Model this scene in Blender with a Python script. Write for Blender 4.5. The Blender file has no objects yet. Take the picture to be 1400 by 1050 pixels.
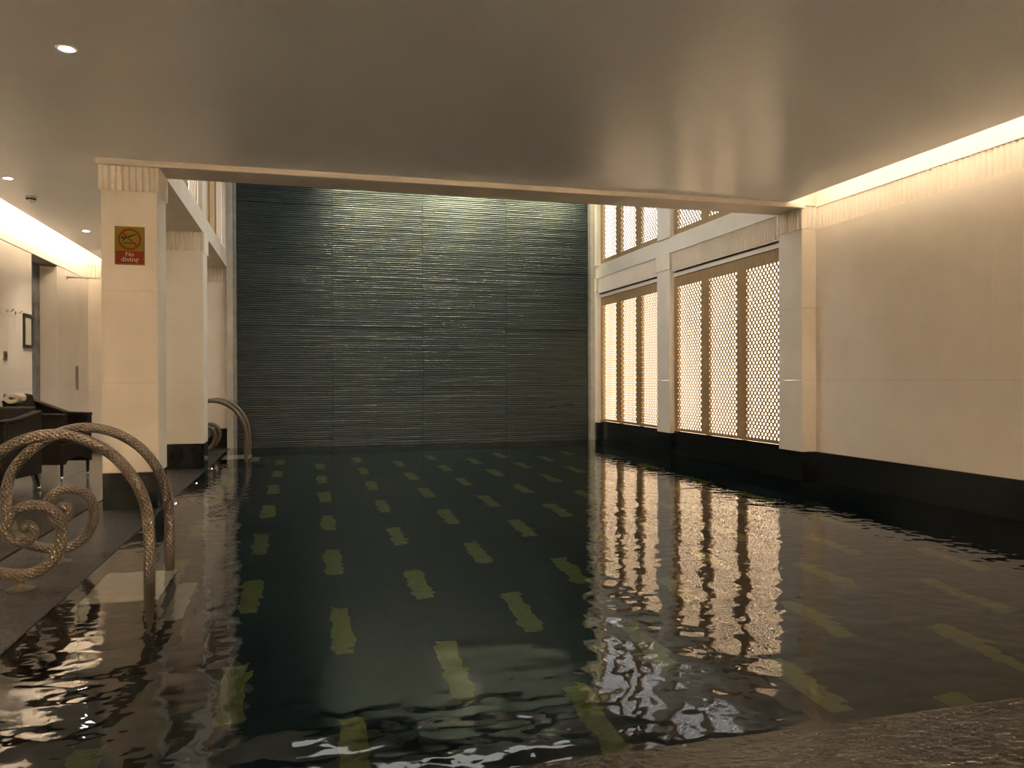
import bpy, math, random
from mathutils import Vector, Matrix

random.seed(7)
scene = bpy.context.scene
C = scene.collection
PI = math.pi

# ------------------------------------------------------------------ camera, world, exposure
YAW, PITCH, ROLL, FPX, EYE = math.radians(15.0473), math.radians(-0.2833), math.radians(-0.1651), 1056.6, 1.2
fw = Vector((math.sin(YAW) * math.cos(PITCH), math.cos(YAW) * math.cos(PITCH), math.sin(PITCH)))
rt = Vector((math.cos(YAW), -math.sin(YAW), 0))
up = rt.cross(fw)
rt2 = rt * math.cos(ROLL) + up * math.sin(ROLL)
up2 = up * math.cos(ROLL) - rt * math.sin(ROLL)
cam = bpy.data.cameras.new('camera')
cam.sensor_fit = 'HORIZONTAL'
cam.sensor_width = 36.0
cam.lens = 36.0 * FPX / 1400.0
cam.clip_start = 0.05
cam.clip_end = 100
camo = bpy.data.objects.new('camera', cam)
C.objects.link(camo)
m3 = Matrix((rt2, up2, -fw)).transposed()
camo.matrix_world = Matrix.Translation((0, 0, EYE)) @ m3.to_4x4()
scene.camera = camo

scene.view_settings.view_transform = 'Standard'
scene.view_settings.look = 'None'
scene.view_settings.gamma = 1.0
scene.view_settings.use_curve_mapping = False
scene.view_settings.exposure = 3.68
scene.cycles.max_bounces = 10
scene.cycles.diffuse_bounces = 5
scene.cycles.glossy_bounces = 5
scene.cycles.transmission_bounces = 6
scene.cycles.sample_clamp_indirect = 4.0
scene.cycles.use_denoising = True

world = bpy.data.worlds.new('interior')
scene.world = world
world.use_nodes = True
world.node_tree.nodes['Background'].inputs[0].default_value = (0.05, 0.05, 0.06, 1)
world.node_tree.nodes['Background'].inputs[1].default_value = 0.2

# light levels of the room's own fixtures, plus an added fill strip behind the camera
L_COVE = 2.15
L_COVE_LEFT = 3.8
L_FILL_FRONT = 132.0
L_SCREEN_LOW = 0.42
L_SCREEN_UP = 0.40
L_SKYLIGHT = 0.20
L_WASH = 3.0
L_DOWN = 9.0
L_POOL = 1.6
WARM = (1.0, 0.86, 0.66)
AMBER = (1.0, 0.74, 0.47)
COOL = (0.92, 0.97, 1.0)


# ------------------------------------------------------------------ materials
def new_mat(name):
    m = bpy.data.materials.new(name)
    m.use_nodes = True
    nt = m.node_tree
    return m, nt, nt.nodes['Principled BSDF']


def N(nt, kind, **kw):
    n = nt.nodes.new(kind)
    for k, v in kw.items():
        if k == 'inp':
            for a, b in v.items():
                n.inputs[a].default_value = b
        else:
            setattr(n, k, v)
    return n


def rgba(c):
    return (c[0], c[1], c[2], 1.0)


def stone(name, c0, c1, scale=3.0, rough=0.5, bump=0.0, bscale=40.0, stretch=(1, 1, 1), detail=6.0, spec=0.5, bdist=0.01, bdetail=4.0):
    m, nt, p = new_mat(name)
    tc = N(nt, 'ShaderNodeTexCoord')
    mp = N(nt, 'ShaderNodeMapping')
    mp.inputs['Scale'].default_value = stretch
    nt.links.new(tc.outputs['Object'], mp.inputs[0])
    nz = N(nt, 'ShaderNodeTexNoise', inp={'Scale': scale, 'Detail': detail, 'Roughness': 0.6})
    nt.links.new(mp.outputs[0], nz.inputs['Vector'])
    cr = N(nt, 'ShaderNodeValToRGB')
    cr.color_ramp.elements[0].position = 0.32
    cr.color_ramp.elements[1].position = 0.68
    cr.color_ramp.elements[0].color = rgba(c0)
    cr.color_ramp.elements[1].color = rgba(c1)
    nt.links.new(nz.outputs['Fac'], cr.inputs[0])
    nt.links.new(cr.outputs[0], p.inputs['Base Color'])
    p.inputs['Roughness'].default_value = rough
    p.inputs['Specular IOR Level'].default_value = spec
    if bump:
        bz = N(nt, 'ShaderNodeTexNoise', inp={'Scale': bscale, 'Detail': bdetail})
        nt.links.new(mp.outputs[0], bz.inputs['Vector'])
        b = N(nt, 'ShaderNodeBump', inp={'Strength': bump, 'Distance': bdist})
        nt.links.new(bz.outputs['Fac'], b.inputs['Height'])
        nt.links.new(b.outputs[0], p.inputs['Normal'])
    return m


def emit(name, col, strength):
    m, nt, p = new_mat(name)
    p.inputs['Base Color'].default_value = (0.6, 0.6, 0.6, 1)
    p.inputs['Emission Color'].default_value = rgba(col)
    p.inputs['Emission Strength'].default_value = strength
    return m


def plain(name, col, rough=0.5, metal=0.0, spec=0.5):
    m, nt, p = new_mat(name)
    tc = N(nt, 'ShaderNodeTexCoord')
    nz = N(nt, 'ShaderNodeTexNoise', inp={'Scale': 30.0, 'Detail': 3.0})
    nt.links.new(tc.outputs['Object'], nz.inputs['Vector'])
    mx = N(nt, 'ShaderNodeMix', data_type='RGBA')
    mx.inputs['A'].default_value = rgba([c * 0.9 for c in col])
    mx.inputs['B'].default_value = rgba([min(1, c * 1.1) for c in col])
    nt.links.new(nz.outputs['Fac'], mx.inputs['Factor'])
    nt.links.new(mx.outputs['Result'], p.inputs['Base Color'])
    p.inputs['Roughness'].default_value = rough
    p.inputs['Metallic'].default_value = metal
    p.inputs['Specular IOR Level'].default_value = spec
    return m


M = {}
M['limestone'] = stone('limestone', (0.70, 0.62, 0.52), (0.77, 0.69, 0.59), 1.6, 0.55, 0.12, 60, spec=0.3)
M['plaster'] = stone('plaster', (0.62, 0.57, 0.50), (0.66, 0.61, 0.54), 2.0, 0.6, spec=0.3)
M['ceiling'] = stone('satin_ceiling', (0.80, 0.81, 0.82), (0.83, 0.84, 0.85), 1.2, 0.28, 0.05, 9, spec=0.5, bdist=0.004)
M['granite'] = stone('black_granite', (0.007, 0.008, 0.008), (0.010, 0.011, 0.010), 12, 0.15, spec=0.3)
M['slate'] = stone('wet_slate', (0.05, 0.045, 0.036), (0.10, 0.092, 0.075), 3.5, 0.16, 0.25, 14, spec=0.5, bdist=0.004)
M['rough'] = stone('flamed_wet_stone', (0.014, 0.0125, 0.010), (0.034, 0.030, 0.023), 9, 0.2, 1.0, 42, stretch=(0.6, 1.1, 1), bdist=0.03, bdetail=5.0)
M['pooltile'] = stone('dark_pool_tile', (0.0020, 0.0090, 0.0105), (0.0038, 0.0140, 0.0160), 9, 0.4, spec=0.06)
M['marker'] = stone('green_mosaic', (0.058, 0.078, 0.017), (0.095, 0.122, 0.032), 14, 0.35, spec=0.06)
M['tread'] = stone('pale_tread', (0.36, 0.35, 0.28), (0.44, 0.42, 0.35), 6, 0.5, spec=0.06)
M['grout'] = plain('grout', (0.25, 0.21, 0.17), 0.8)
M['dark'] = plain('dark_recess', (0.01, 0.01, 0.01), 0.6)
M['wood'] = stone('bronzed_oak', (0.27, 0.165, 0.075), (0.38, 0.25, 0.125), 6, 0.42, 0.1, 40, stretch=(6, 6, 0.6), spec=0.4)
M['marble'] = stone('grey_marble', (0.05, 0.055, 0.055), (0.20, 0.205, 0.20), 5, 0.25, stretch=(1, 1, 0.6))
M['greystone'] = stone('grey_stone', (0.15, 0.14, 0.12), (0.24, 0.22, 0.19), 5, 0.4)
M['jamb'] = stone('warm_grey_stone', (0.34, 0.30, 0.25), (0.42, 0.38, 0.32), 5, 0.45)
M['steel'] = plain('steel', (0.55, 0.56, 0.55), 0.22, 1.0)
M['chrome'] = plain('chrome', (0.8, 0.8, 0.8), 0.12, 1.0)
M['white'] = plain('white_paint', (0.7, 0.68, 0.64), 0.4)
M['black'] = plain('black_paint', (0.01, 0.009, 0.008), 0.4)
M['mirror'] = plain('pale_print', (0.55, 0.52, 0.42), 0.3)
M['brown'] = plain('bronze_plate', (0.16, 0.08, 0.05), 0.4)
M['towel'] = stone('cream_towel', (0.62, 0.50, 0.35), (0.75, 0.63, 0.47), 30, 0.9, 0.6, 150)
M['cove'] = emit('cove_lamp', WARM, L_COVE)
M['cove_left'] = emit('cove_lamp_left', (1.0, 0.86, 0.68), L_COVE_LEFT)
M['fill_front'] = emit('fill_strip_front', (1.0, 0.86, 0.70), L_FILL_FRONT)
M['glow_low'] = emit('warm_backlight', AMBER, L_SCREEN_LOW)
M['glow_up'] = emit('cool_backlight', COOL, L_SCREEN_UP)
M['sky'] = emit('skylight_glass', (0.95, 0.97, 0.92), L_SKYLIGHT)
M['lens'] = emit('downlight_lens', (1.0, 0.93, 0.95), 6.0)
M['poollens'] = emit('pool_lamp_lens', (0.75, 0.9, 1.0), L_POOL)
M['sign_yellow'] = plain('sign_yellow', (0.17, 0.125, 0.010), 0.6, spec=0.1)
M['sign_red'] = plain('sign_red', (0.15, 0.015, 0.005), 0.6, spec=0.1)
M['sign_white'] = plain('sign_letter', (0.5, 0.38, 0.25), 0.6, spec=0.1)
M['sign_black'] = plain('sign_ink', (0.008, 0.007, 0.004), 0.6, spec=0.1)


def wicker():
    m, nt, p = new_mat('dark_wicker')
    tc = N(nt, 'ShaderNodeTexCoord')
    w1 = N(nt, 'ShaderNodeTexWave', bands_direction='Z', inp={'Scale': 28.0, 'Distortion': 0.6, 'Detail': 1.0})
    w2 = N(nt, 'ShaderNodeTexWave', bands_direction='DIAGONAL', inp={'Scale': 22.0, 'Distortion': 0.4, 'Detail': 1.0})
    for w in (w1, w2):
        nt.links.new(tc.outputs['Object'], w.inputs['Vector'])
    mul = N(nt, 'ShaderNodeMath', operation='MULTIPLY')
    nt.links.new(w1.outputs['Fac'], mul.inputs[0])
    nt.links.new(w2.outputs['Fac'], mul.inputs[1])
    cr = N(nt, 'ShaderNodeValToRGB')
    cr.color_ramp.elements[0].color = (0.006, 0.0035, 0.0015, 1)
    cr.color_ramp.elements[1].color = (0.032, 0.018, 0.008, 1)
    nt.links.new(mul.outputs[0], cr.inputs[0])
    nt.links.new(cr.outputs[0], p.inputs['Base Color'])
    b = N(nt, 'ShaderNodeBump', inp={'Strength': 0.8, 'Distance': 0.006})
    nt.links.new(mul.outputs[0], b.inputs['Height'])
    nt.links.new(b.outputs[0], p.inputs['Normal'])
    p.inputs['Roughness'].default_value = 0.6
    p.inputs['Specular IOR Level'].default_value = 0.2
    return m


M['wicker'] = wicker()


def scales():
    # woven, scaled bronze: diamond relief following the tube (u around, v along in metres)
    m, nt, p = new_mat('scaled_bronze')
    uv = N(nt, 'ShaderNodeUVMap')
    sx = N(nt, 'ShaderNodeSeparateXYZ')
    nt.links.new(uv.outputs[0], sx.inputs[0])
    a = N(nt, 'ShaderNodeMath', operation='MULTIPLY', inp={1: 2 * PI * 8})
    nt.links.new(sx.outputs[0], a.inputs[0])
    b = N(nt, 'ShaderNodeMath', operation='MULTIPLY', inp={1: 2 * PI / 0.034})
    nt.links.new(sx.outputs[1], b.inputs[0])
    s1 = N(nt, 'ShaderNodeMath', operation='ADD')
    s2 = N(nt, 'ShaderNodeMath', operation='SUBTRACT')
    for s in (s1, s2):
        nt.links.new(a.outputs[0], s.inputs[0])
        nt.links.new(b.outputs[0], s.inputs[1])
    c1 = N(nt, 'ShaderNodeMath', operation='SINE')
    c2 = N(nt, 'ShaderNodeMath', operation='SINE')
    nt.links.new(s1.outputs[0], c1.inputs[0])
    nt.links.new(s2.outputs[0], c2.inputs[0])
    mx = N(nt, 'ShaderNodeMath', operation='MAXIMUM')
    nt.links.new(c1.outputs[0], mx.inputs[0])
    nt.links.new(c2.outputs[0], mx.inputs[1])
    bp = N(nt, 'ShaderNodeBump', inp={'Strength': 0.8, 'Distance': 0.003})
    nt.links.new(mx.outputs[0], bp.inputs['Height'])
    nt.links.new(bp.outputs[0], p.inputs['Normal'])
    cr = N(nt, 'ShaderNodeValToRGB')
    cr.color_ramp.elements[0].position = 0.0
    cr.color_ramp.elements[0].color = (0.085, 0.064, 0.046, 1)
    cr.color_ramp.elements[1].color = (0.15, 0.115, 0.085, 1)
    nt.links.new(mx.outputs[0], cr.inputs[0])
    nt.links.new(cr.outputs[0], p.inputs['Base Color'])
    p.inputs['Metallic'].default_value = 0.55
    p.inputs['Roughness'].default_value = 0.36
    return m


M['scales'] = scales()


def waterwall_mat():
    m, nt, p = new_mat('wet_ribbed_slate')
    tc = N(nt, 'ShaderNodeTexCoord')
    mp = N(nt, 'ShaderNodeMapping')
    mp.inputs['Scale'].default_value = (1.0, 1.0, 9.0)
    nt.links.new(tc.outputs['Object'], mp.inputs[0])
    oi = N(nt, 'ShaderNodeObjectInfo')
    nz = N(nt, 'ShaderNodeTexNoise', noise_dimensions='4D', inp={'Scale': 2.2, 'Detail': 6.0, 'Roughness': 0.65})
    nt.links.new(mp.outputs[0], nz.inputs['Vector'])
    mw = N(nt, 'ShaderNodeMath', operation='MULTIPLY', inp={1: 40.0})
    nt.links.new(oi.outputs['Random'], mw.inputs[0])
    nt.links.new(mw.outputs[0], nz.inputs['W'])
    cr = N(nt, 'ShaderNodeValToRGB')
    cr.color_ramp.elements[0].position = 0.3
    cr.color_ramp.elements[1].position = 0.75
    cr.color_ramp.elements[0].color = (0.0045, 0.0085, 0.0080, 1)
    cr.color_ramp.elements[1].color = (0.024, 0.034, 0.030, 1)
    nt.links.new(nz.outputs['Fac'], cr.inputs[0])
    nt.links.new(cr.outputs[0], p.inputs['Base Color'])
    rr = N(nt, 'ShaderNodeMapRange', inp={'To Min': 0.2, 'To Max': 0.42})
    nt.links.new(nz.outputs['Fac'], rr.inputs[0])
    nt.links.new(rr.outputs[0], p.inputs['Roughness'])
    n2 = N(nt, 'ShaderNodeTexNoise', inp={'Scale': 9.0, 'Detail': 5.0, 'Roughness': 0.7})
    nt.links.new(mp.outputs[0], n2.inputs['Vector'])
    b = N(nt, 'ShaderNodeBump', inp={'Strength': 0.55, 'Distance': 0.012})
    nt.links.new(n2.outputs['Fac'], b.inputs['Height'])
    nt.links.new(b.outputs[0], p.inputs['Normal'])
    p.inputs['Specular IOR Level'].default_value = 0.36
    return m


M['waterwall'] = waterwall_mat()


def water_mat():
    m, nt, p = new_mat('pool_water')
    p.inputs['Base Color'].default_value = (1.0, 1.0, 1.0, 1)
    p.inputs['Transmission Weight'].default_value = 1.0
    p.inputs['IOR'].default_value = 1.333
    p.inputs['Roughness'].default_value = 0.0
    tc = N(nt, 'ShaderNodeTexCoord')
    # fine ripples everywhere, a slow swell that grows towards the overflowing near edge
    mp = N(nt, 'ShaderNodeMapping')
    mp.inputs['Scale'].default_value = (0.55, 1.3, 1.0)
    nt.links.new(tc.outputs['Object'], mp.inputs[0])
    n1 = N(nt, 'ShaderNodeTexNoise', inp={'Scale': 7.5, 'Detail': 1.5, 'Roughness': 0.45, 'Distortion': 0.2})
    n2 = N(nt, 'ShaderNodeTexNoise', inp={'Scale': 2.6, 'Detail': 1.0, 'Roughness': 0.4})
    nt.links.new(tc.outputs['Object'], n1.inputs['Vector'])
    nt.links.new(mp.outputs[0], n2.inputs['Vector'])
    sx = N(nt, 'ShaderNodeSeparateXYZ')
    nt.links.new(tc.outputs['Object'], sx.inputs[0])
    mr = N(nt, 'ShaderNodeMapRange', interpolation_type='SMOOTHSTEP', inp={'From Min': 2.4, 'From Max': 5.2, 'To Min': 0.009, 'To Max': 0.0012})
    nt.links.new(sx.outputs[1], mr.inputs[0])
    h1 = N(nt, 'ShaderNodeMath', operation='MULTIPLY', inp={1: 0.0037})
    h2 = N(nt, 'ShaderNodeMath', operation='MULTIPLY')
    nt.links.new(n1.outputs['Fac'], h1.inputs[0])
    nt.links.new(n2.outputs['Fac'], h2.inputs[0])
    nt.links.new(mr.outputs[0], h2.inputs[1])
    mp3 = N(nt, 'ShaderNodeMapping')
    mp3.inputs['Scale'].default_value = (0.16, 1.0, 1.0)
    nt.links.new(tc.outputs['Object'], mp3.inputs[0])
    n3 = N(nt, 'ShaderNodeTexNoise', inp={'Scale': 7.0, 'Detail': 1.0, 'Roughness': 0.4})
    nt.links.new(mp3.outputs[0], n3.inputs['Vector'])
    mr3 = N(nt, 'ShaderNodeMapRange', interpolation_type='SMOOTHSTEP', inp={'From Min': 2.6, 'From Max': 6.5, 'To Min': 0.0026, 'To Max': 0.0004})
    nt.links.new(sx.outputs[1], mr3.inputs[0])
    h3 = N(nt, 'ShaderNodeMath', operation='MULTIPLY')
    nt.links.new(n3.outputs['Fac'], h3.inputs[0])
    nt.links.new(mr3.outputs[0], h3.inputs[1])
    s0 = N(nt, 'ShaderNodeMath', operation='ADD')
    nt.links.new(h1.outputs[0], s0.inputs[0])
    nt.links.new(h2.outputs[0], s0.inputs[1])
    s = N(nt, 'ShaderNodeMath', operation='ADD')
    nt.links.new(s0.outputs[0], s.inputs[0])
    nt.links.new(h3.outputs[0], s.inputs[1])
    b = N(nt, 'ShaderNodeBump', inp={'Strength': 1.0, 'Distance': 1.0})
    nt.links.new(s.outputs[0], b.inputs['Height'])
    nt.links.new(b.outputs[0], p.inputs['Normal'])
    return m


M['water'] = water_mat()


# ------------------------------------------------------------------ mesh helpers
class MB:
    def __init__(self):
        self.v, self.f, self.uv = [], [], {}

    def quad(self, a, b, c, d):
        n = len(self.v)
        self.v += [a, b, c, d]
        self.f.append((n, n + 1, n + 2, n + 3))
        return self

    def box(self, x0, x1, y0, y1, z0, z1):
        n = len(self.v)
        self.v += [(x0, y0, z0), (x1, y0, z0), (x1, y1, z0), (x0, y1, z0), (x0, y0, z1), (x1, y0, z1), (x1, y1, z1), (x0, y1, z1)]
        for q in ((3, 2, 1, 0), (4, 5, 6, 7), (0, 1, 5, 4), (1, 2, 6, 5), (2, 3, 7, 6), (3, 0, 4, 7)):
            self.f.append(tuple(n + i for i in q))
        return self

    def prism(self, poly, z0, z1, axis='z'):
        # counter-clockwise outline extruded along an axis
        def P(a, b, c):
            return {'z': (a, b, c), 'y': (a, -c, b), 'x': (c, a, b)}[axis]
        n, k = len(self.v), len(poly)
        self.v += [P(x, y, z0) for x, y in poly] + [P(x, y, z1) for x, y in poly]
        for i in range(k):
            j = (i + 1) % k
            self.f.append((n + i, n + j, n + k + j, n + k + i))
        self.f.append(tuple(n + i for i in reversed(range(k))))
        self.f.append(tuple(n + k + i for i in range(k)))
        return self

    def tube(self, pts, radius, seg=12, cap=True):
        pts = [Vector(p) for p in pts]
        k = len(pts)
        rad = radius if isinstance(radius, (list, tuple)) else [radius] * k
        n0 = len(self.v)
        t_prev, nrm, dist = None, None, 0.0
        for i, p in enumerate(pts):
            t = (pts[min(i + 1, k - 1)] - pts[max(i - 1, 0)]).normalized()
            if nrm is None:
                ref = Vector((0, 0, 1)) if abs(t.z) < 0.9 else Vector((0, 1, 0))
                nrm = t.cross(ref).normalized()
            else:
                nrm = (nrm - t * nrm.dot(t)).normalized()
                dist += (p - pts[i - 1]).length
            bn = t.cross(nrm)
            for s in range(seg):
                a = 2 * PI * s / seg
                q = p + (nrm * math.cos(a) + bn * math.sin(a)) * rad[i]
                self.v.append(tuple(q))
                self.uv[n0 + i * seg + s] = (s / seg, dist)
        for i in range(k - 1):
            for s in range(seg):
                s2 = (s + 1) % seg
                self.f.append((n0 + i * seg + s, n0 + i * seg + s2, n0 + (i + 1) * seg + s2, n0 + (i + 1) * seg + s))
        if cap:
            self.f.append(tuple(n0 + s for s in reversed(range(seg))))
            self.f.append(tuple(n0 + (k - 1) * seg + s for s in range(seg)))
        return self

    def lathe(self, prof, seg=24, c=(0, 0, 0)):
        n0, k = len(self.v), len(prof)
        for r, z in prof:
            for s in range(seg):
                a = 2 * PI * s / seg
                self.v.append((c[0] + r * math.cos(a), c[1] + r * math.sin(a), c[2] + z))
        for i in range(k - 1):
            for s in range(seg):
                s2 = (s + 1) % seg
                self.f.append((n0 + i * seg + s, n0 + i * seg + s2, n0 + (i + 1) * seg + s2, n0 + (i + 1) * seg + s))
        self.f.append(tuple(n0 + s for s in reversed(range(seg))))
        self.f.append(tuple(n0 + (k - 1) * seg + s for s in range(seg)))
        return self

    def mesh(self, name, mat, smooth=False):
        me = bpy.data.meshes.new(name)
        me.from_pydata(self.v, [], self.f)
        if self.uv:
            ul = me.uv_layers.new(name='UVMap')
            for poly in me.polygons:
                us = [self.uv.get(vi, (0, 0)) for vi in poly.vertices]
                wrap = max(u[0] for u in us) - min(u[0] for u in us) > 0.5
                for li, u in zip(poly.loop_indices, us):
                    ul.data[li].uv = (u[0] + 1 if wrap and u[0] < 0.5 else u[0], u[1])
        me.materials.append(M[mat])
        if smooth:
            for poly in me.polygons:
                poly.use_smooth = True
        me.update()
        return me

    def build(self, name, mat, parent=None, smooth=False, bevel=0.0, loc=None):
        return place(name, self.mesh(name, mat, smooth), parent, loc, bevel)


def place(name, me, parent=None, loc=None, bevel=0.0):
    o = bpy.data.objects.new(name, me)
    C.objects.link(o)
    if parent:
        o.parent = parent
    if loc:
        o.location = loc
    if bevel:
        b = o.modifiers.new('bevel', 'BEVEL')
        b.width = bevel
        b.segments = 2
        b.limit_method = 'ANGLE'
    return o


def tag(o, label=None, cat=None, group=None, kind=None):
    if label:
        o['label'] = label
    if cat:
        o['category'] = cat
    if group:
        o['group'] = group
    if kind:
        o['kind'] = kind
    return o


def thing(name, label, cat, loc=(0, 0, 0), rz=0.0, group=None):
    o = bpy.data.objects.new(name, None)
    o.empty_display_size = 0.1
    C.objects.link(o)
    o.location = loc
    o.rotation_euler = (0, 0, rz)
    return tag(o, label, cat, group)


def dup(root, label, loc, rz=0.0):
    r = root.copy()
    C.objects.link(r)
    r.location = loc
    r.rotation_euler = (0, 0, rz)
    r['label'] = label
    for ch in list(root.children):
        c = ch.copy()
        C.objects.link(c)
        c.parent = r
        for g in list(ch.children):
            d = g.copy()
            C.objects.link(d)
            d.parent = c
    return r


def struct(o, label):
    return tag(o, label, kind='structure')


# ------------------------------------------------------------------ dimensions
XL, XR = -1.33, 5.66            # pool-side faces of the pillars
XPL = -1.29                     # pool edge on the left
XW = 5.85                       # right wall face
XLW = -3.65                     # left wall face
Y1, BAY, DC = 7.90, 3.41, 0.46  # first pillar row, spacing, pillar depth
YB = 14.67                      # water wall
YN = 2.30                       # near pool edge
YF = -2.6                       # wall behind the camera
ZS, ZCB, ZCT, ZC = 0.345, 2.975, 3.235, 3.26
DEPTH = 1.55
ZV = 5.55                       # ceiling of the tall bay over the pool

# ------------------------------------------------------------------ pool basin and floor
floor = struct(MB().box(XPL - .3, XW + .2, YN - .3, YB + .3, -DEPTH - .2, -DEPTH).build('floor', 'pooltile'), 'dark teal tiled bottom of the swimming pool')
mk = MB().box(-.07, .07, -.36, .36, -.01, .006).mesh('floor_tile', 'marker')
for k in range(-1, 10):
    for j in range(-1, 8):
        y = 3.16 + 1.5 * j + (0.75 if k % 2 else 0.0)
        if YN + .45 < y < YB - .4:
            place('marker_tile', mk, floor, (-.40 + .64 * k, y, -DEPTH))
b = MB()
b.box(XPL - .3, XPL, YN - .3, YB + .3, -DEPTH, -0.012)
struct(b.build('wall_pool_left', 'pooltile'), 'dark tiled left side of the pool basin')
struct(MB().box(XW - .01, XW + .2, YN - .3, YB + .3, -DEPTH, -0.004).build('wall_pool_right', 'pooltile'), 'dark tiled right side of the pool basin')
struct(MB().box(XPL, XW - .01, YN - .3, YN, -DEPTH, -0.012).build('wall_pool_front', 'pooltile'), 'dark tiled near side of the pool basin')
struct(MB().box(XPL, XW - .01, YB + .02, YB + .3, -DEPTH, -0.004).build('wall_pool_back', 'pooltile'), 'dark tiled far side of the pool basin')
# steps below the two ladders
for y0, w in ((5.02, 'near'), (12.98, 'far')):
    st = MB().box(XPL, -.60, y0 - .05, y0 + .78, -DEPTH, -1.2).box(XPL, -.72, y0 - .02, y0 + .75, -1.2, -.82)
    st.box(XPL, -.84, y0, y0 + .73, -.82, -.43)
    s = struct(st.build('pool_steps', 'pooltile', bevel=.01), 'submerged dark steps under the %s pair of scrolled handrails' % w)
    MB().box(XPL + .004, -.85, y0 + .01, y0 + .72, -.43, -.395).build('tread', 'tread', s, bevel=.008)
    MB().box(-.838, -.725, y0 + .0, y0 + .74, -.82, -.805).build('tread', 'greystone', s)

# water: one continuous surface
wt = MB().quad((XPL, YN, 0), (XW - .02, YN, 0), (XW - .02, YB + .01, 0), (XPL, YB + .01, 0)).build('pool_water', 'water')
tag(wt, 'dark still pool water with rippled reflections of the lit screens', 'water', kind='stuff')

# ------------------------------------------------------------------ deck
deck = struct(MB().box(XLW - .6, XPL - .02, YF, 15.2, -.3, -.03).build('floor_deck', 'dark'), 'dark wet slate deck along the left side of the pool')
sl = 1.21
y = YF
while y < 15.1:
    y1 = min(y + sl, 15.15)
    MB().box(XLW + .003, -2.85, y + .002, y1 - .002, -.05, 0).build('slate_slab', 'slate', deck)
    MB().box(-2.846, -1.985, y + .002, y1 - .002, -.05, 0).build('slate_slab', 'slate', deck)
    y = y1
y = YF
while y < 15.1:
    y1 = min(y + sl, 15.15)
    MB().box(-1.953, XPL, y + .002, y1 - .002, -.05, 0.003).build('kerb_slab', 'rough', deck)
    y = y1
near = struct(MB().box(XPL, XW, YF, YN - .02, -.3, -.03).build('floor_near_deck', 'dark'), 'rough wet stone deck along the near end of the pool')
x = XPL
while x < XW - .01:
    x1 = min(x + 7.2, XW)
    MB().box(x + .002, x1 - .002, YN - .7, YN, -.05, .004).build('kerb_slab', 'rough', near)
    MB().box(x + .002, x1 - .002, YF, YN - .704, -.05, .004).build('slate_slab', 'rough', near)
    x = x1


# ------------------------------------------------------------------ walls
def flutes(a0, a1, n, d, seg=6):
    # scalloped line from a0 to a1: list of (along, depth)
    out = []
    p = (a1 - a0) / n
    for i in range(n):
        for s in range(seg):
            t = s / seg
            out.append((a0 + (i + t) * p, d * math.sin(PI * t) ** 0.6))
    out.append((a1, 0.0))
    return out


def flute_strip_x(xf, sgn, y0, y1, z0, z1, d=0.034, pitch=0.0625):
    # fluted band on a wall whose face is at x = xf; sgn = direction into the wall
    b = MB()
    n = max(1, round((y1 - y0) / pitch))
    pr = flutes(y0, y1, n, d)
    for (a, da), (c, dc) in zip(pr, pr[1:]):
        q = [(xf + sgn * da, a, z0), (xf + sgn * dc, c, z0), (xf + sgn * dc, c, z1), (xf + sgn * da, a, z1)]
        b.quad(*(q if sgn < 0 else q[::-1]))
    return b


def flute_strip_y(yf, x0, x1, z0, z1, d=0.02, pitch=0.0625):
    b = MB()
    n = max(1, round((x1 - x0) / pitch))
    pr = flutes(x0, x1, n, d)
    for (a, da), (c, dc) in zip(pr, pr[1:]):
        b.quad((a, yf + da, z0), (c, yf + dc, z0), (c, yf + dc, z1), (a, yf + da, z1))
    return b


# right wall, in front of the first pillar
wr = struct(MB().box(XW + .04, XW + .3, YF, Y1 + .3, -.05, 3.66).build('wall_right', 'grout'), 'pale limestone wall with fluted frieze on the right')
ys = [YF, -1.0, 1.16, 3.32, 5.48, 7.9 + DC]
for r0, r1 in ((ZS, 1.19), (1.19, 2.045), (2.045, ZCB)):
    for y0, y1 in zip(ys, ys[1:]):
        MB().box(XW, XW + .045, y0 + .0007, y1 - .0007, r0 + .0007, r1 - .0007).build('stone_slab', 'limestone', wr)
MB().box(XW, XW + .045, YF, Y1 + DC, ZCT, 3.66).build('cove_band', 'limestone', wr)
flute_strip_x(XW, 1, YF, Y1, ZCB, ZCT).build('fluted_frieze', 'limestone', wr)
y = 7.9
gy = [8.2, 7.312, 6.55, 5.80, 5.05, 4.3, 3.55, 2.8, 2.05, 1.3, .5, -.3, -1.1, -1.9, YF]
for y1, y0 in zip(gy, gy[1:]):
    MB().box(XW - .018, XW + .04, y0 + .0015, y1 - .0015, -.1, ZS).build('granite_slab', 'granite', wr)

# left wall with the marble recess
RY0, RY1 = 12.10, 13.24
wl = struct(MB().box(XLW - .35, XLW - .25, YF, 15.3, -.05, 3.66).build('wall_left', 'plaster'), 'bright limestone wall behind the wicker chairs on the left')
for y0, y1 in ((YF, -.4), (-.4, 1.8), (1.8, 4.0), (4.0, 6.2), (6.2, 8.4), (8.4, 10.6), (10.6, RY0), (RY1, 15.04)):
    for r0, r1 in ((0.0, 1.1), (1.1, 2.05), (2.05, ZCB)):
        MB().box(XLW - .25, XLW, y0 + (.001 if y0 != RY1 else 0), y1 - (.001 if y1 != RY0 else 0), r0 + .001, r1 - .001).build('stone_slab', 'limestone', wl)
MB().box(XLW - .25, XLW + .006, YF, 15.04, ZCB + .006, ZCT).build('frieze_band', 'limestone', wl)
MB().box(XLW - .25, XLW, YF, 15.04, ZCT + .006, 3.66).build('cove_band', 'limestone', wl)
MB().box(XLW - .249, XLW - .235, RY0, RY1, 0, ZCB).build('marble_panel', 'marble', wl)

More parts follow.
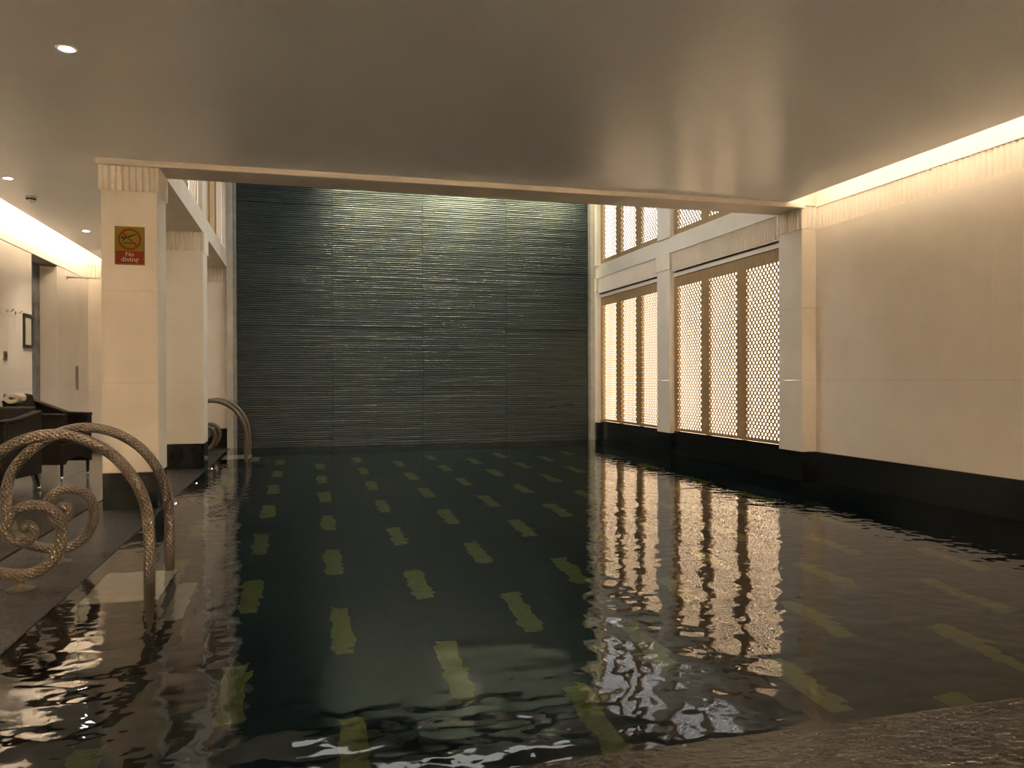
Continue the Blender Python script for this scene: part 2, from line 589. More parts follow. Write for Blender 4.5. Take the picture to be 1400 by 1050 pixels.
# wall behind the camera
wf = struct(MB().box(XLW - .3, XW + .3, YF - .2, YF, -.3, 3.66).build('wall_front', 'plaster'), 'plain plaster wall closing the near end of the pool room')

# back wall beside the water wall, end of the left aisle
wa = struct(MB().box(XLW - .3, XL - .02, 15.05, 15.3, -.05, 3.66).build('wall_aisle_end', 'grout'), 'limestone end wall of the aisle left of the water wall')
for r0, r1 in ((.13, 1.1), (1.1, 2.05), (2.05, ZCB)):
    MB().box(XLW, XL, 15.0, 15.05, r0 + .001, r1 - .001).build('stone_slab', 'limestone', wa)
MB().box(XLW, XL, 15.0, 15.05, ZCT, 3.66).build('cove_band', 'limestone', wa)
flute_strip_y(15.0, XLW, XL, ZCB, ZCT).build('fluted_frieze', 'limestone', wa)
MB().box(XLW, XL, 14.97, 15.05, 0, .13).build('granite_slab', 'granite', wa)

# ------------------------------------------------------------------ water wall (ribbed stone panels under a film of water)
wb = struct(MB().box(XL - .1, XW + .1, YB + .12, YB + .4, -.3, ZV).build('wall_back', 'granite'), 'tall dark green ribbed water wall at the far end of the pool')
PX = [-1.16, 0.505, 2.185, 3.83, 5.53]
PZ = [-.06, 1.08, 2.20, 3.32, 4.43, 5.50]


def ribbed(w, hgt, seed):
    rnd = random.Random(seed)
    b = MB()
    nx = 14
    pitch = 0.036
    nr = int(round(hgt / pitch))
    pitch = hgt / nr
    ph = [rnd.uniform(0, 6.28) for _ in range(4)]
    rows = []
    for i in range(nr):
        dp = rnd.uniform(0.007, 0.011)
        for t, d in ((0.0, 0.0), (0.16, dp), (0.6, dp * 0.9), (0.92, 0.001)):
            rows.append(((i + t) * pitch, d, rnd.uniform(0, 6.28)))
    rows.append((hgt, 0, 0))
    for z, d, pz in rows:
        for s in range(nx + 1):
            xx = w * s / nx
            wob = 0.0007 * math.sin(xx * 5 + ph[0] + pz) + 0.0005 * math.sin(xx * 13 + ph[1] + 2 * pz)
            edge = 1.0
            b.v.append((xx, -(d + wob * (1 if d else .3)) * edge, z))
    for i in range(len(rows) - 1):
        for s in range(nx):
            q = i * (nx + 1) + s
            b.f.append((q, q + 1, q + nx + 2, q + nx + 1))
    return b


pv = [ribbed(1.0, 1.0, s).mesh('stone_panel', 'waterwall') for s in range(3)]
TILT = {(0, 4): .2, (1, 4): .9, (2, 4): .3}
for i in range(4):
    for j in range(5):
        w, hgt = PX[i + 1] - PX[i] - .006, PZ[j + 1] - PZ[j] - .006
        o = place('stone_panel', pv[(i * 2 + j) % 3], wb, (PX[i] + .003, YB + random.uniform(0, .006), PZ[j] + .003))
        o.scale = (w, 1, hgt)
        o.rotation_euler = (math.radians(random.uniform(-.12, .12)), 0, math.radians(random.uniform(-.2, .2)))
# jambs either side
for nm, x0, x1 in (('left', -1.33, -1.226), ('right', 5.575, 5.72)):
    struct(MB().box(x0, x1, YB - .06, YB + .2, -.1, ZV).build('trim_1' if nm == 'left' else 'trim_2', 'jamb'), 'grey stone jamb on the %s of the water wall' % nm)
for nm, x0, x1 in (('left', -1.224, -1.164), ('right', 5.534, 5.573)):
    struct(MB().box(x0, x1, YB - .03, YB + .2, -.1, ZV).build('trim_3' if nm == 'left' else 'trim_4', 'greystone'), 'thin grey edge strip on the %s of the water wall' % nm)


# ------------------------------------------------------------------ pillars
def capital_poly(x0, x1, y0, y1, d=.018, corner=.03):
    out = []

    def side(ax, ay, bx, by, nx, ny):
        L = math.hypot(bx - ax, by - ay)
        ux, uy = (bx - ax) / L, (by - ay) / L
        n = max(2, round((L - 2 * corner) / .058))
        out.append((ax, ay))
        for a, dd in flutes(corner, L - corner, n, d, 5):
            out.append((ax + ux * a - nx * dd, ay + uy * a - ny * dd))
    side(x0, y0, x1, y0, 0, -1)
    side(x1, y0, x1, y1, 1, 0)
    side(x1, y1, x0, y1, 0, 1)
    side(x0, y1, x0, y0, -1, 0)
    return out


def pillar(x0, x1, y0, y1, label, ztop=None):
    cx, cy = (x0 + x1) / 2, (y0 + y1) / 2
    hx, hy = (x1 - x0) / 2, (y1 - y0) / 2
    t = thing('pillar', label, 'pillar', (cx, cy, 0), 0, 'limestone pillars around the pool')
    MB().box(-hx, hx, -hy, hy, -.12, ZS).build('plinth', 'granite', t, bevel=.004)
    for r0, r1 in ((ZS, 1.19), (1.19, 2.045), (2.045, ZCB)):
        MB().box(-hx, hx, -hy, hy, r0 + .001, r1 - .001).build('shaft_block', 'limestone', t, bevel=.003)
    MB().prism(capital_poly(-hx - .018, hx + .018, -hy - .018, hy + .018), ZCB, ZCT).build('capital', 'limestone', t)
    return t


pillar(XL - .48, XL, Y1, Y1 + DC, 'limestone pillar bearing the no diving sign, nearest on the left')
pillar(XL - .48, XL, Y1 + BAY, Y1 + BAY + DC, 'limestone pillar between the sign pillar and the water wall')
pillar(XL - .48, XL, Y1 + 2 * BAY + .02, Y1 + 2 * BAY + DC, 'limestone pillar against the left end of the water wall')
pillar(XR, XW + .3, Y1, Y1 + DC, 'limestone pillar at the right end of the ceiling beam')
pillar(XR, XW + .3, Y1 + BAY, Y1 + BAY + DC, 'limestone pillar between the two rows of lit screens')
pillar(XR, XW + .3, 14.50, 14.95, 'slim limestone pillar at the right end of the water wall')

# ------------------------------------------------------------------ ceilings and beams
ce = struct(MB().box(-3.29, 5.45, YF + .4, Y1 - .012, ZC, ZC + .05).build('ceiling', 'ceiling'), 'low satin grey-brown ceiling over the near end of the pool')
MB().box(-3.29, XL - .5, Y1 - .012, 15.0, ZC, ZC + .05).build('aisle_panel', 'ceiling', ce)
struct(MB().box(XLW - .3, XW + .3, YF, Y1, 3.60, 3.75).build('ceiling_slab', 'plaster'), 'concealed slab above the floating ceiling')
struct(MB().box(XLW - .3, XL - .3, Y1, 15.3, 3.60, 3.75).build('ceiling_aisle_slab', 'plaster'), 'concealed slab above the left aisle ceiling')
# cross beam at the edge of the tall bay
bm = struct(MB().box(XL - .5, XW + .3, Y1, Y1 + DC, ZCT + .012, ZV + .2).build('trim_beam_cross', 'limestone'), 'pale stone beam spanning the pool at the ceiling edge')
MB().box(-3.29 + 1.44, XR + .01, Y1 - .05, Y1 + .03, ZCT - .03, ZC + .004).build('beam_lip', 'limestone', bm, bevel=.006)
bx = [XL, .28, 1.21, 2.3, 3.45, 4.55, XR]
for a, c in zip(bx, bx[1:]):
    MB().box(a + .0015, c - .0015, Y1 + .032, Y1 + DC, ZCT - .012, ZCT + .012).build('soffit_slab', 'limestone', bm)
# long beams and upper walls of the tall bay
bl = struct(MB().box(XL - .48, XL, Y1 + DC, 15.2, ZCT + .002, 3.50).build('trim_beam_left', 'limestone'), 'pale stone beam above the left row of pillars')
br = struct(MB().box(XR + .022, XW + .3, Y1 + DC, 15.0, ZCT, 3.49).build('trim_beam_right', 'limestone'), 'pale stone beam between lower and upper lit screens')
for y0, y1 in ((Y1 + DC, Y1 + BAY), (Y1 + BAY + DC, 14.50)):
    flute_strip_x(XR + .022, 1, y0, y1, 2.945, ZCT, pitch=.055).build('fluted_frieze', 'limestone', br)
    MB().box(XR + .044, XW + .3, y0, y1, 2.93, ZCT).build('frieze_back', 'limestone', br)
    MB().box(XR + .07, XW + .3, y0, y1, 2.845, 2.905).build('header', 'limestone', br)
    MB().box(XR + .11, XW + .3, y0, y1, 2.905, 2.93).build('shadow_gap', 'dark', br)  # back of the reveal coloured near black to stand for its shade
# piers of the upper storey
for nm, x0, x1, y0, y1 in (('left', XL - .4, XL - .004, Y1 + BAY, Y1 + BAY + DC), ('right', XR + .004, XW + .3, Y1 + BAY, Y1 + BAY + DC),
                           ('left corner', XL - .4, XL - .004, 14.45, 15.0), ('right corner', XR + .004, XW + .3, 14.50, 15.0)):
    struct(MB().box(x0, x1, y0, y1, 3.49, ZV).build('trim_pier', 'limestone'), 'pale %s pier between the upper screens' % nm)
struct(MB().box(XL - .42, XL - .002, Y1 + DC, 15.0, 5.28, ZV).build('trim_upper_left', 'limestone'), 'pale band above the upper screens on the left')
struct(MB().box(XR + .002, XW + .3, Y1 + DC, 15.0, 5.28, ZV).build('trim_upper_right', 'limestone'), 'pale band above the upper screens on the right')
# tall bay ceiling with a frosted skylight
vc = struct(MB().box(XL - .5, XW + .3, Y1, 9.0, ZV, ZV + .15).box(XL - .5, XW + .3, 13.6, 15.3, ZV, ZV + .15).box(XL - .5, -.4, 9.0, 13.6, ZV, ZV + .15).box(4.7, XW + .3, 9.0, 13.6, ZV, ZV + .15).build('ceiling_tall', 'plaster'), 'high plaster ceiling of the tall bay over the pool')
for i in range(4):
    for j in range(3):
        x0, y0 = -.4 + 1.275 * i, 9.0 + 4.6 / 3 * j
        MB().box(x0 + .03, x0 + 1.245, y0 + .03, y0 + 4.6 / 3 - .03, ZV + .06, ZV + .09).build('skylight_pane', 'sky', vc)
b = MB()
for i in range(5):
    b.box(-.4 + 1.275 * i - .03, -.4 + 1.275 * i + .03, 9.0, 13.6, ZV + .01, ZV + .1)
for j in range(4):
    b.box(-.4, 4.7, 9.0 + 4.6 / 3 * j - .03, 9.0 + 4.6 / 3 * j + .03, ZV + .012, ZV + .102)
b.build('skylight_frame', 'white', vc)

# cove lamps hidden on top of the floating ceiling
for nm, x0, x1, y0, y1 in (('right', 5.34, 5.44, YF + .1, Y1 - .1), ('left', -3.28, -3.18, YF + .1, 14.9)):
    t = thing('cove_lamp', 'warm strip lamp hidden in the cove along the %s wall' % nm, 'lamp', ((x0 + x1) / 2, (y0 + y1) / 2, ZC + .05), 0, 'cove lamps')
    MB().box(-.05, .05, -(y1 - y0) / 2, (y1 - y0) / 2, 0, .07).build('channel', 'white', t)
    MB().box(-.04, .04, -(y1 - y0) / 2 + .01, (y1 - y0) / 2 - .01, .07, .11).build('diffuser', 'cove' if nm == 'right' else 'cove_left', t)


t = thing('cove_lamp', 'added warm fill strip, unseen above the ceiling edge behind the camera', 'lamp', (1.08, YF + .455, ZC + .05), 0, 'cove lamps')  # added lamp, out of view, brightens the near ceiling and walls
MB().box(-4.2, 4.2, -.05, .05, 0, .07).build('channel', 'white', t)
MB().box(-4.19, 4.19, -.04, .04, .07, .11).build('diffuser', 'fill_front', t)


# ------------------------------------------------------------------ perforated screens
def perforated(w, z0h, z1h, hgt, mg=.088, pit=.083, row=.0445, r=.018, dep=.0015, seg=10):
    # sheet in the local YZ plane, face towards -X, holes in staggered rows
    b = MB()
    ncol = int(round((w - 2 * mg) / pit))
    pit = (w - 2 * mg) / ncol
    nrow = int(round((z1h - z0h) / row))
    row = (z1h - z0h) / nrow
    ya = -w / 2 + mg

    def rect(y0, y1, za, zb):
        b.quad((0, y0, za), (0, y0, zb), (0, y1, zb), (0, y1, za))
    rect(-w / 2, w / 2, 0, z0h)
    rect(-w / 2, w / 2, z1h, hgt)
    rect(-w / 2, ya, z0h, z1h)
    rect(w / 2 - mg, w / 2, z0h, z1h)
    b.box(.0005, dep, -w / 2, -w / 2 + .03, 0, hgt).box(.0005, dep, w / 2 - .03, w / 2, 0, hgt).box(.0005, dep, -w / 2, w / 2, hgt - .05, hgt).box(.0005, dep, -w / 2, w / 2, 0, .02)
    for j in range(nrow):
        za = z0h + j * row
        zc = za + row / 2
        off = pit / 2 if j % 2 else 0.0
        n = ncol - 1 if j % 2 else ncol
        if off:
            rect(ya, ya + off, za, za + row)
            rect(ya + off + n * pit, ya + ncol * pit, za, za + row)
        for i in range(n):
            yc = ya + off + (i + .5) * pit
            n0 = len(b.v)
            for s in range(seg):
                a = 2 * PI * (s + .5) / seg
                cy, cz = math.cos(a), math.sin(a)
                k = min(pit / 2 / max(abs(cy), 1e-6), row / 2 / max(abs(cz), 1e-6))
                b.v += [(0, yc + cy * k, zc + cz * k), (0, yc + cy * r, zc + cz * r), (dep, yc + cy * r, zc + cz * r)]
            corners = {}
            for s in range(seg):
                s2 = (s + 1) % seg
                o0, i0, d0 = n0 + 3 * s, n0 + 3 * s + 1, n0 + 3 * s + 2
                o1, i1, d1 = n0 + 3 * s2, n0 + 3 * s2 + 1, n0 + 3 * s2 + 2
                p0, p1 = b.v[o0], b.v[o1]
                on_v0 = abs(abs(p0[1] - yc) - pit / 2) < 1e-6
                on_v1 = abs(abs(p1[1] - yc) - pit / 2) < 1e-6
                if on_v0 != on_v1:
                    q = (0, p0[1] if on_v0 else p1[1], p1[2] if on_v0 else p0[2])
                    b.v.append(q)
                    b.f.append((o0, i0, i1, o1, len(b.v) - 1))
                else:
                    b.f.append((o0, i0, i1, o1))
                b.f.append((i0, d0, d1, i1))
    return b


def screens(bays, z0, hgt, h0, h1, glow, side, storey, cache={}):
    for bi, (y0, y1) in enumerate(bays):
        w = (y1 - y0) / 3
        key = (round(w, 3), hgt)
        if key not in cache:
            cache[key] = perforated(w - .012, h0, h1, hgt).mesh('perforated_sheet', 'wood')
        for i in range(3):
            yc = y0 + (i + .5) * w
            which = ('nearest', 'in the middle', 'farthest')[i]
            bay = ('the nearer bay', 'the bay beside the water wall')[bi]
            label = '%s %s backlit perforated screen %s in %s' % (storey, side, which, bay)
            right = side == 'right'
            t = thing('perforated_screen', label, 'screen', ((XR + .085) if right else (XL - .07), yc, z0), 0 if right else PI, '%s %s perforated screens' % (storey, side))
            place('perforated_sheet', cache[key], t)
            MB().box(.10, .12, -w / 2, w / 2, 0, hgt).build('diffuser', glow, t)
            MB().box(.0, .098, w / 2 - .005, w / 2 + .005, 0, hgt).build('divider', 'wood', t)


RB = [(Y1 + DC, Y1 + BAY), (Y1 + BAY + DC, 14.50)]
screens(RB, .385, 2.46, .04, 2.295, 'glow_low', 'right', 'lower')
screens(RB, 3.49, 1.79, .10, 1.70, 'glow_up', 'right', 'upper')
screens([(Y1 + DC, Y1 + BAY), (Y1 + BAY + DC, 14.45)], 3.50, 1.78, .10, 1.70, 'glow_up', 'left', 'upper')
# granite kerb and back panel below and behind the lower screens
wk = struct(MB().box(XW + .10, XW + .3, Y1 + DC, 15.0, -.05, 5.5).build('wall_screen_back', 'plaster'), 'wall closing the lit cavity behind the right screens')
wk2 = struct(MB().box(XL - .42, XL - .26, Y1 + DC, 15.0, 3.5, 5.5).build('wall_upper_left', 'plaster'), 'wall closing the lit cavity behind the upper left screens')
gk = struct(MB().box(XR + .10, XW + .1, Y1 + DC, 14.9, -.1, .36).build('trim_kerb', 'granite'), 'black granite kerb under the lower lit screens')
ky = [8.36, 8.912, 9.64, 10.366, 11.31]
for a, c in list(zip(ky, ky[1:])) + [(11.77, 12.42), (12.42, 13.066), (13.066, 13.8), (13.8, 14.5)]:
    MB().box(XR + .075, XR + .10, a + .0015, c - .0015, -.1, .383).build('granite_slab', 'granite', gk)

# ------------------------------------------------------------------ light fittings
def downlight(loc, label, energy):
    t = thing('downlight', label, 'downlight', loc, 0, 'round recessed ceiling downlights')
    b = MB().lathe([(.04, .012), (.04, -.002), (.057, -.006), (.062, 0.0), (.062, .012)], 24)
    b.build('trim_ring', 'white', t, smooth=True)
    MB().lathe([(.0385, .004), (.0385, -.001)], 20).build('lens', 'lens', t)
    ld = bpy.data.lights.new('downlight_beam', 'SPOT')
    ld.energy = energy
    ld.color = (1.0, 0.86, 0.68)
    ld.spot_size = math.radians(105)
    ld.spot_blend = 1.0
    ld.shadow_soft_size = .035
    lo = bpy.data.objects.new('downlight_beam', ld)
    C.objects.link(lo)
    lo.parent = t
    lo.location = (0, 0, -.02)
    return t


downlight((-1.414, 5.349, ZC), 'bright round downlight in the ceiling nearest the camera', L_DOWN)
downlight((-2.892, 8.90, ZC), 'small round downlight in the aisle ceiling before the smoke detector', L_DOWN)
downlight((-2.877, 11.75, ZC), 'small round downlight in the aisle ceiling beyond the smoke detector', L_DOWN)

t = thing('smoke_detector', 'white dome smoke detector with dark slots on the aisle ceiling', 'smoke detector', (-2.928, 9.70, ZC))
MB().lathe([(.055, 0.0), (.055, -.02), (.05, -.024)], 24).build('base', 'white', t, smooth=True)
b = MB()
for k in range(8):
    a0, a1 = 2 * PI * (k + .08) / 8, 2 * PI * (k + .84) / 8
    po = [(.049 * math.cos(a0 + (a1 - a0) * s / 4), .049 * math.sin(a0 + (a1 - a0) * s / 4)) for s in range(5)]
    pi_ = [(.036 * math.cos(a1 - (a1 - a0) * s / 4), .036 * math.sin(a1 - (a1 - a0) * s / 4)) for s in range(5)]
    b.prism(po + pi_, -.042, -.024)
b.build('vent_slots', 'dark', t)
MB().lathe([(.047, -.042), (.045, -.048), (.02, -.052), (.012, -.07), (.004, -.078)], 20).build('sensor_dome', 'white', t, smooth=True)

# linear wash lights above the water wall
for i, (x0, x1, e, ang) in enumerate(((.52, 2.10, 1.5, 6), (2.25, 3.75, 1.7, 22), (3.90, 5.40, 1.1, 22))):
    t = thing('wash_light', 'recessed linear wash light above the water wall, over its %s column of panels' % ('second', 'third', 'right')[i], 'spotlight', ((x0 + x1) / 2, YB - .42, ZV), 0, 'wash lights over the water wall')
    w = x1 - x0
    MB().box(-w / 2 - .02, w / 2 + .02, -.06, -.04, -.02, .01).box(-w / 2 - .02, w / 2 + .02, .04, .06, -.02, .01).build('trim_frame', 'steel', t)
    ld = bpy.data.lights.new('wash_beam', 'AREA')
    ld.shape = 'RECTANGLE'
    ld.size = w
    ld.size_y = .07
    ld.spread = math.radians(80)
    ld.energy = L_WASH * e
    ld.color = (1.0, 0.94, 0.60)
    lo = bpy.data.objects.new('wash_beam', ld)
    C.objects.link(lo)
    lo.parent = t
    lo.location = (0, 0, -.015)
    lo.rotation_euler = (math.radians(ang), 0, 0)

# underwater lamps on the left basin wall
for y, w in ((6.80, 'before the sign pillar'), (8.31, 'beside the sign pillar'), (9.87, 'between the two left pillars'), (11.43, 'beside the second left pillar')):
    t = thing('pool_lamp', 'small round underwater lamp on the pool side %s' % w, 'pool lamp', (XPL, y, -.13), 0, 'underwater lamps')
    b = MB()
    b.tube([(0, 0, 0), (.045, 0, 0)], [.045, .04], 16)
    b.build('bezel', 'steel', t)
    MB().tube([(.0451, 0, 0), (.052, 0, 0)], [.034, .03], 16).build('lens', 'poollens', t)


# ------------------------------------------------------------------ scrolled handrails
def catmull(pts, n=6, closed=False):
    out = []
    P = [Vector(p) for p in pts]
    for i in range(len(P) - 1):
        p0, p1, p2, p3 = P[max(i - 1, 0)], P[i], P[i + 1], P[min(i + 2, len(P) - 1)]
        for s in range(n):
            t = s / n
            out.append(0.5 * ((2 * p1) + (-p0 + p2) * t + (2 * p0 - 5 * p1 + 4 * p2 - p3) * t * t + (-p0 + 3 * p1 - 3 * p2 + p3) * t ** 3))
    out.append(P[-1])
    return out


RAIL = [(-.90, -1.0), (-.90, -.5), (-.90, 0.0), (-.898, .20), (-.908, .39), (-.938, .52), (-1.0, .646), (-1.10, .765), (-1.24, .853), (-1.40, .890),
        (-1.555, .865), (-1.69, .79), (-1.79, .70), (-1.855, .60), (-1.885, .48), (-1.883, .35), (-1.85, .228), (-1.785, .147),
        (-1.69, .103), (-1.59, .087), (-1.50, .097), (-1.42, .158), (-1.375, .25), (-1.367, .34), (-1.395, .42), (-1.455, .468),
        (-1.53, .480), (-1.60, .458), (-1.645, .40), (-1.65, .335), (-1.615, .285), (-1.565, .272), (-1.525, .295), (-1.512, .335),
        (-1.53, .368), (-1.56, .375)]
rp = catmull([(x + 1.57, 0, z) for x, z in RAIL], 7)
nr = len(rp)
rr = []
for i in range(nr):
    f = i / (nr - 1)
    rr.append(.0335 if f < .74 else .0335 - (f - .74) / .26 * .008)
rail_me = MB().tube(rp, rr, 16).mesh('scroll_rail', 'scales', smooth=True)
ped = MB().lathe([(.075, 0), (.075, .006), (.045, .014), (.027, .03), (.024, .05), (.033, .066)], 20).mesh('pedestal', 'scales', True)
knob = MB().lathe([(.002, -.036), (.02, -.032), (.032, -.018), (.036, 0), (.032, .018), (.02, .032), (.002, .036)], 16).mesh('scroll_eye', 'scales', True)


def handrail(y, label):
    t = thing('handrail', label, 'handrail', (-1.57, y, 0.0), 0, 'scrolled pool handrails')
    place('scroll_rail', rail_me, t)
    place('pedestal', ped, t, (-.01, 0, 0))
    place('scroll_eye', knob, t, (.012, 0, .362))
    return t


handrail(5.03, 'bronze scaled handrail with a scroll end, nearest of the near pair')
handrail(5.74, 'bronze scaled handrail with a scroll end, farther of the near pair')
handrail(13.0, 'bronze handrail in front of the water wall, nearer of the far pair')
handrail(13.7, 'bronze handrail in front of the water wall, farther of the far pair')

# ------------------------------------------------------------------ no diving sign
t = thing('no_diving_sign', 'yellow and red no diving sign on the nearest left pillar', 'sign', (-1.567, Y1 - .001, 2.286))
SW, SH = .256, .357
MB().box(-SW / 2, SW / 2, -.005, 0, 0, SH).build('plate', 'sign_yellow', t)
MB().box(-SW / 2 + .008, SW / 2 - .008, -.0062, -.005, .012, .128).build('red_panel', 'sign_red', t)


def disc_ring(r0, r1, cx, cz, y, seg=40):
    b = MB()
    for s in range(seg):
        a, c = 2 * PI * s / seg, 2 * PI * (s + 1) / seg
        b.quad((cx + r0 * math.cos(a), y, cz + r0 * math.sin(a)), (cx + r1 * math.cos(a), y, cz + r1 * math.sin(a)),
               (cx + r1 * math.cos(c), y, cz + r1 * math.sin(c)), (cx + r0 * math.cos(c), y, cz + r0 * math.sin(c)))
    return b


RC = .238
disc_ring(.082, .101, 0, RC, -.0064).build('prohibition_ring', 'sign_red', t)


def bar(b, x0, z0, x1, z1, w, y, w2=None):
    dx, dz = x1 - x0, z1 - z0
    L = math.hypot(dx, dz)
    px, pz = -dz / L * w / 2, dx / L * w / 2
    k = (w2 or w) / w
    b.quad((x0 - px, y, z0 - pz), (x1 - px * k, y, z1 - pz * k), (x1 + px * k, y, z1 + pz * k), (x0 + px, y, z0 + pz))
    return b


bar(MB(), -.062, RC + .062, .062, RC - .062, .016, -.0066).build('slash', 'sign_red', t)
b = MB()
bar(b, -.04, RC + .012, .055, RC + .05, .02, -.006, .010)     # body and legs
bar(b, -.036, RC + .012, -.062, RC - .016, .010, -.006)         # arms
bar(b, -.036, RC + .02, -.066, RC + .004, .006, -.006)
disc_ring(.0, .011, -.062, RC + .016, -.006, 16)
for s in range(16):
    a, c = 2 * PI * s / 16, 2 * PI * (s + 1) / 16
    n0 = len(b.v)
    b.v += [(-.062, -.006, RC + .018), (-.062 + .011 * math.cos(a), -.006, RC + .018 + .011 * math.sin(a)), (-.062 + .011 * math.cos(c), -.006, RC + .018 + .011 * math.sin(c))]
    b.f.append((n0, n0 + 1, n0 + 2))
b.build('diver_figure', 'sign_black', t)
b = MB()
for k in range(7):
    x0 = -.058 + k * .0155
    bar(b, x0, RC - .038, x0 + .008, RC - .031, .007, -.006)
    bar(b, x0 + .007, RC - .031, x0 + .0165, RC - .038, .007, -.006)
b.build('water_mark', 'sign_black', t)


def lettering(text, size, loc, parent, mat):
    cu = bpy.data.curves.new('lettering', 'FONT')
    cu.body = text
    cu.size = size
    cu.align_x = 'CENTER'
    cu.extrude = .0004
    cu.offset = .0008
    tmp = bpy.data.objects.new('lettering', cu)
    C.objects.link(tmp)
    bpy.context.view_layer.update()
    me = bpy.data.meshes.new_from_object(tmp.evaluated_get(bpy.context.evaluated_depsgraph_get()))
    bpy.data.objects.remove(tmp)
    me.materials.clear()
    me.materials.append(M[mat])
    o = place('lettering', me, parent, loc)
    o.rotation_euler = (PI / 2, 0, 0)
    return o


lettering('No', .058, (0, -.0068, .082), t, 'sign_white')
lettering('diving', .066, (0, -.0068, .030), t, 'sign_white')

# ------------------------------------------------------------------ small things on the left wall
def hook(y, label):
    t = thing('robe_hook', label, 'hook', (XLW, y, 2.10), 0, 'chrome robe hooks')
    MB().tube([(0, 0, 0), (.008, 0, 0)], .028, 16).build('rosette', 'chrome', t)
    MB().tube(catmull([(.006, 0, 0), (.04, 0, -.004), (.06, 0, .0), (.075, 0, .018)], 4), .008, 8).build('peg', 'chrome', t, smooth=True)
    MB().lathe([(.003, -.012), (.011, -.006), (.012, .002), (.003, .012)], 10, (.076, 0, .022)).build('ball_tip', 'chrome', t, smooth=True)


hook(11.15, 'chrome robe hook on the left wall, at the edge of the photo')
hook(11.45, 'chrome robe hook on the left wall, closer to the dark frame')
t = thing('wall_frame', 'narrow black picture frame on the left wall beside the marble recess', 'frame', (XLW, 11.905, 1.66))
b = MB()
for q in ((-.17, -.135, 0, .46), (.135, .17, 0, .46)):
    b.box(0, .025, *q)
b.box(0, .025, -.135, .135, 0, .04).box(0, .025, -.135, .135, .42, .46)
b.build('frame', 'black', t)
MB().box(.002, .012, -.135, .135, .04, .42).build('print', 'mirror', t)
t = thing('switch_plate', 'small brown switch plate on the left wall below the hooks', 'switch', (XLW, 11.1, 1.47))
MB().box(0, .012, -.05, .05, 0, .115).build('plate', 'brown', t, bevel=.003)
MB().box(.012, .018, -.016, .016, .035, .08).build('rocker', 'black', t, bevel=.002)
t = thing('wall_vent', 'tall narrow grey slot vent on the left wall near the aisle end', 'vent', (XLW, 14.28, 1.06))
MB().box(0, .01, -.07, .07, 0, .40).build('frame', 'greystone', t, bevel=.002)
for k in range(9):
    MB().box(.01, .016, -.055, .055, .03 + k * .04, .05 + k * .04).build('louvre', 'brown', t)
t = thing('hanging_rail', 'thin steel rail crossing the aisle behind the sign pillar', 'rail', (XLW, 13.75, 2.86))
MB().tube([(0.012, 0, 0), (1.84, 0, 0)], .012, 10).build('rod', 'steel', t, smooth=True)
MB().tube([(0, 0, 0), (.014, 0, 0)], .03, 14).build('flange', 'steel', t)
MB().tube([(1.826, 0, 0), (1.84, 0, 0)], .03, 14).build('flange', 'steel', t)


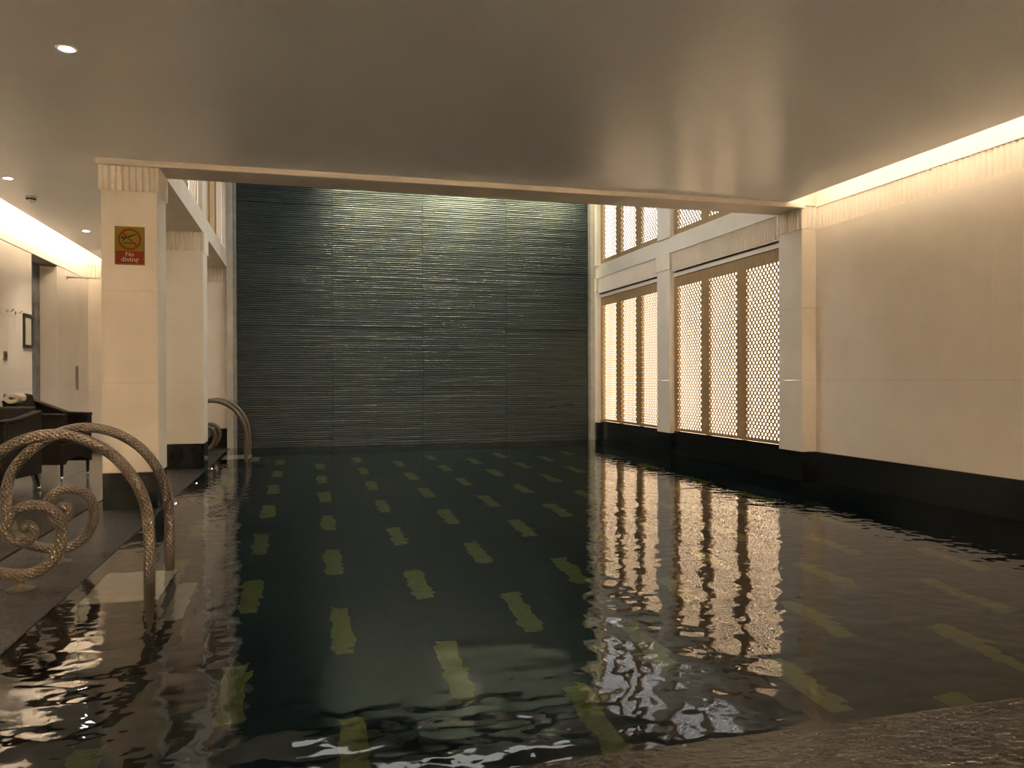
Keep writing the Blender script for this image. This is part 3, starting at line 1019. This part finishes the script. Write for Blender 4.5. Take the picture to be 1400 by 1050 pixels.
# ------------------------------------------------------------------ wicker armchairs
def armchair(label, loc, rz, back=1.05, rise=.16):
    # local frame: front faces +X, width along Y, base centre at the origin
    t = thing('wicker_armchair', label, 'armchair', loc, rz, 'dark wicker armchairs')
    W, Dp = .62, .74

    def arch_panel(n0, n1, lo, hi, rise, seg=10):
        # outline in (along, z) with an arched lower edge
        pts = [(n0, lo), (n0 + .07, lo)]
        for s in range(seg + 1):
            a = PI - PI * s / seg
            c, r = (n0 + n1) / 2, (n1 - n0) / 2 - .08
            pts.append((c + r * math.cos(a), lo + .005 + rise * math.sin(a)))
        return pts + [(n1 - .07, lo), (n1, lo), (n1, hi), (n0, hi)]
    # prism axis 'x': (a,b)->(y,z) extruded along x
    MB().prism(arch_panel(-W / 2, W / 2, .19, .44, .07), .0, .05, 'x').build('front_apron', 'wicker', t, bevel=.006, loc=(Dp / 2 - .05, 0, 0))
    MB().box(-Dp / 2 + .1, Dp / 2 - .052, -W / 2 + .08, W / 2 - .08, .30, .42).build('seat', 'wicker', t, bevel=.01)
    for s in (-1, 1):
        # side: solid from apron to a sloping arm
        pl = [(-Dp / 2, .19), (Dp / 2 - .052, .19), (Dp / 2 - .052, .765), (.08, .775), (-Dp / 2, .775 + rise)]
        pl = [(a, c) for a, c in pl]
        o = MB().prism(pl, -.035, .035, 'y').build('side_panel', 'wicker', t, bevel=.008, loc=(0, s * (W / 2 - .037), 0))
        arm = [(-Dp / 2, .775 + rise), (.08, .775), (Dp / 2 + .005, .765), (Dp / 2 + .005, .805), (.08, .815), (-Dp / 2, .815 + rise)]
        MB().prism(arm, -.05, .05, 'y').build('armrest', 'wicker', t, bevel=.012, loc=(0, s * (W / 2 - .04), 0))
        # front arm post panel
        MB().box(Dp / 2 - .05, Dp / 2, s * W / 2 - (.10 if s > 0 else 0), s * W / 2 + (0 if s > 0 else .10), .442, .765).build('arm_post', 'wicker', t, bevel=.008)
        for fx in (Dp / 2 - .035, -Dp / 2 + .06):
            lean = -.07 if fx < 0 else 0
            leg = MB().tube([(fx + lean, s * (W / 2 - .04), .045), (fx, s * (W / 2 - .04), .20)], [.016, .021], 10).build('leg', 'wicker', t, smooth=True)
            MB().tube([(fx + lean * 1.29, s * (W / 2 - .04), 0), (fx + lean, s * (W / 2 - .04), .045)], [.015, .0175], 10).build('ferrule', 'chrome', leg, smooth=True)
    bk = [(-Dp / 2 + .12, .40), (-Dp / 2 + .2, .40), (-Dp / 2 + .02, back - .02), (-Dp / 2 - .04, back), (-Dp / 2 - .05, back - .04)]
    MB().prism(bk[::-1], -W / 2 + .08, W / 2 - .08, 'y').build('backrest', 'wicker', t, bevel=.012)
    return t


armchair('dark wicker armchair between the sign pillar and the left wall', (-3.08, 10.80, 0), math.radians(-17))
armchair('dark wicker armchair cut off by the left edge of the photo', (-3.16, 9.25, 0), math.radians(-100), .93, .07)
ca, sa = math.cos(math.radians(-17)), math.sin(math.radians(-17))
tx, ty = -.20, -.33
t = thing('towel', 'cream rolled towel lying on the arm of a wicker armchair', 'towel', (-3.08 + tx * ca - ty * sa, 10.80 + tx * sa + ty * ca, 1.0))
sp = []
for i in range(90):
    a = 2 * PI * 3.2 * i / 89
    r_ = .018 + .058 * i / 89
    sp.append((r_ * math.cos(a), r_ * .72 * math.sin(a)))
b = MB()
for (p0, p1) in zip(sp, sp[1:]):
    b.quad((p0[0], -.13, p0[1]), (p1[0], -.13, p1[1]), (p1[0], .13, p1[1]), (p0[0], .13, p0[1]))
o = b.build('rolled_cloth', 'towel', t, smooth=True)
sol = o.modifiers.new('thick', 'SOLIDIFY')
sol.thickness = .014
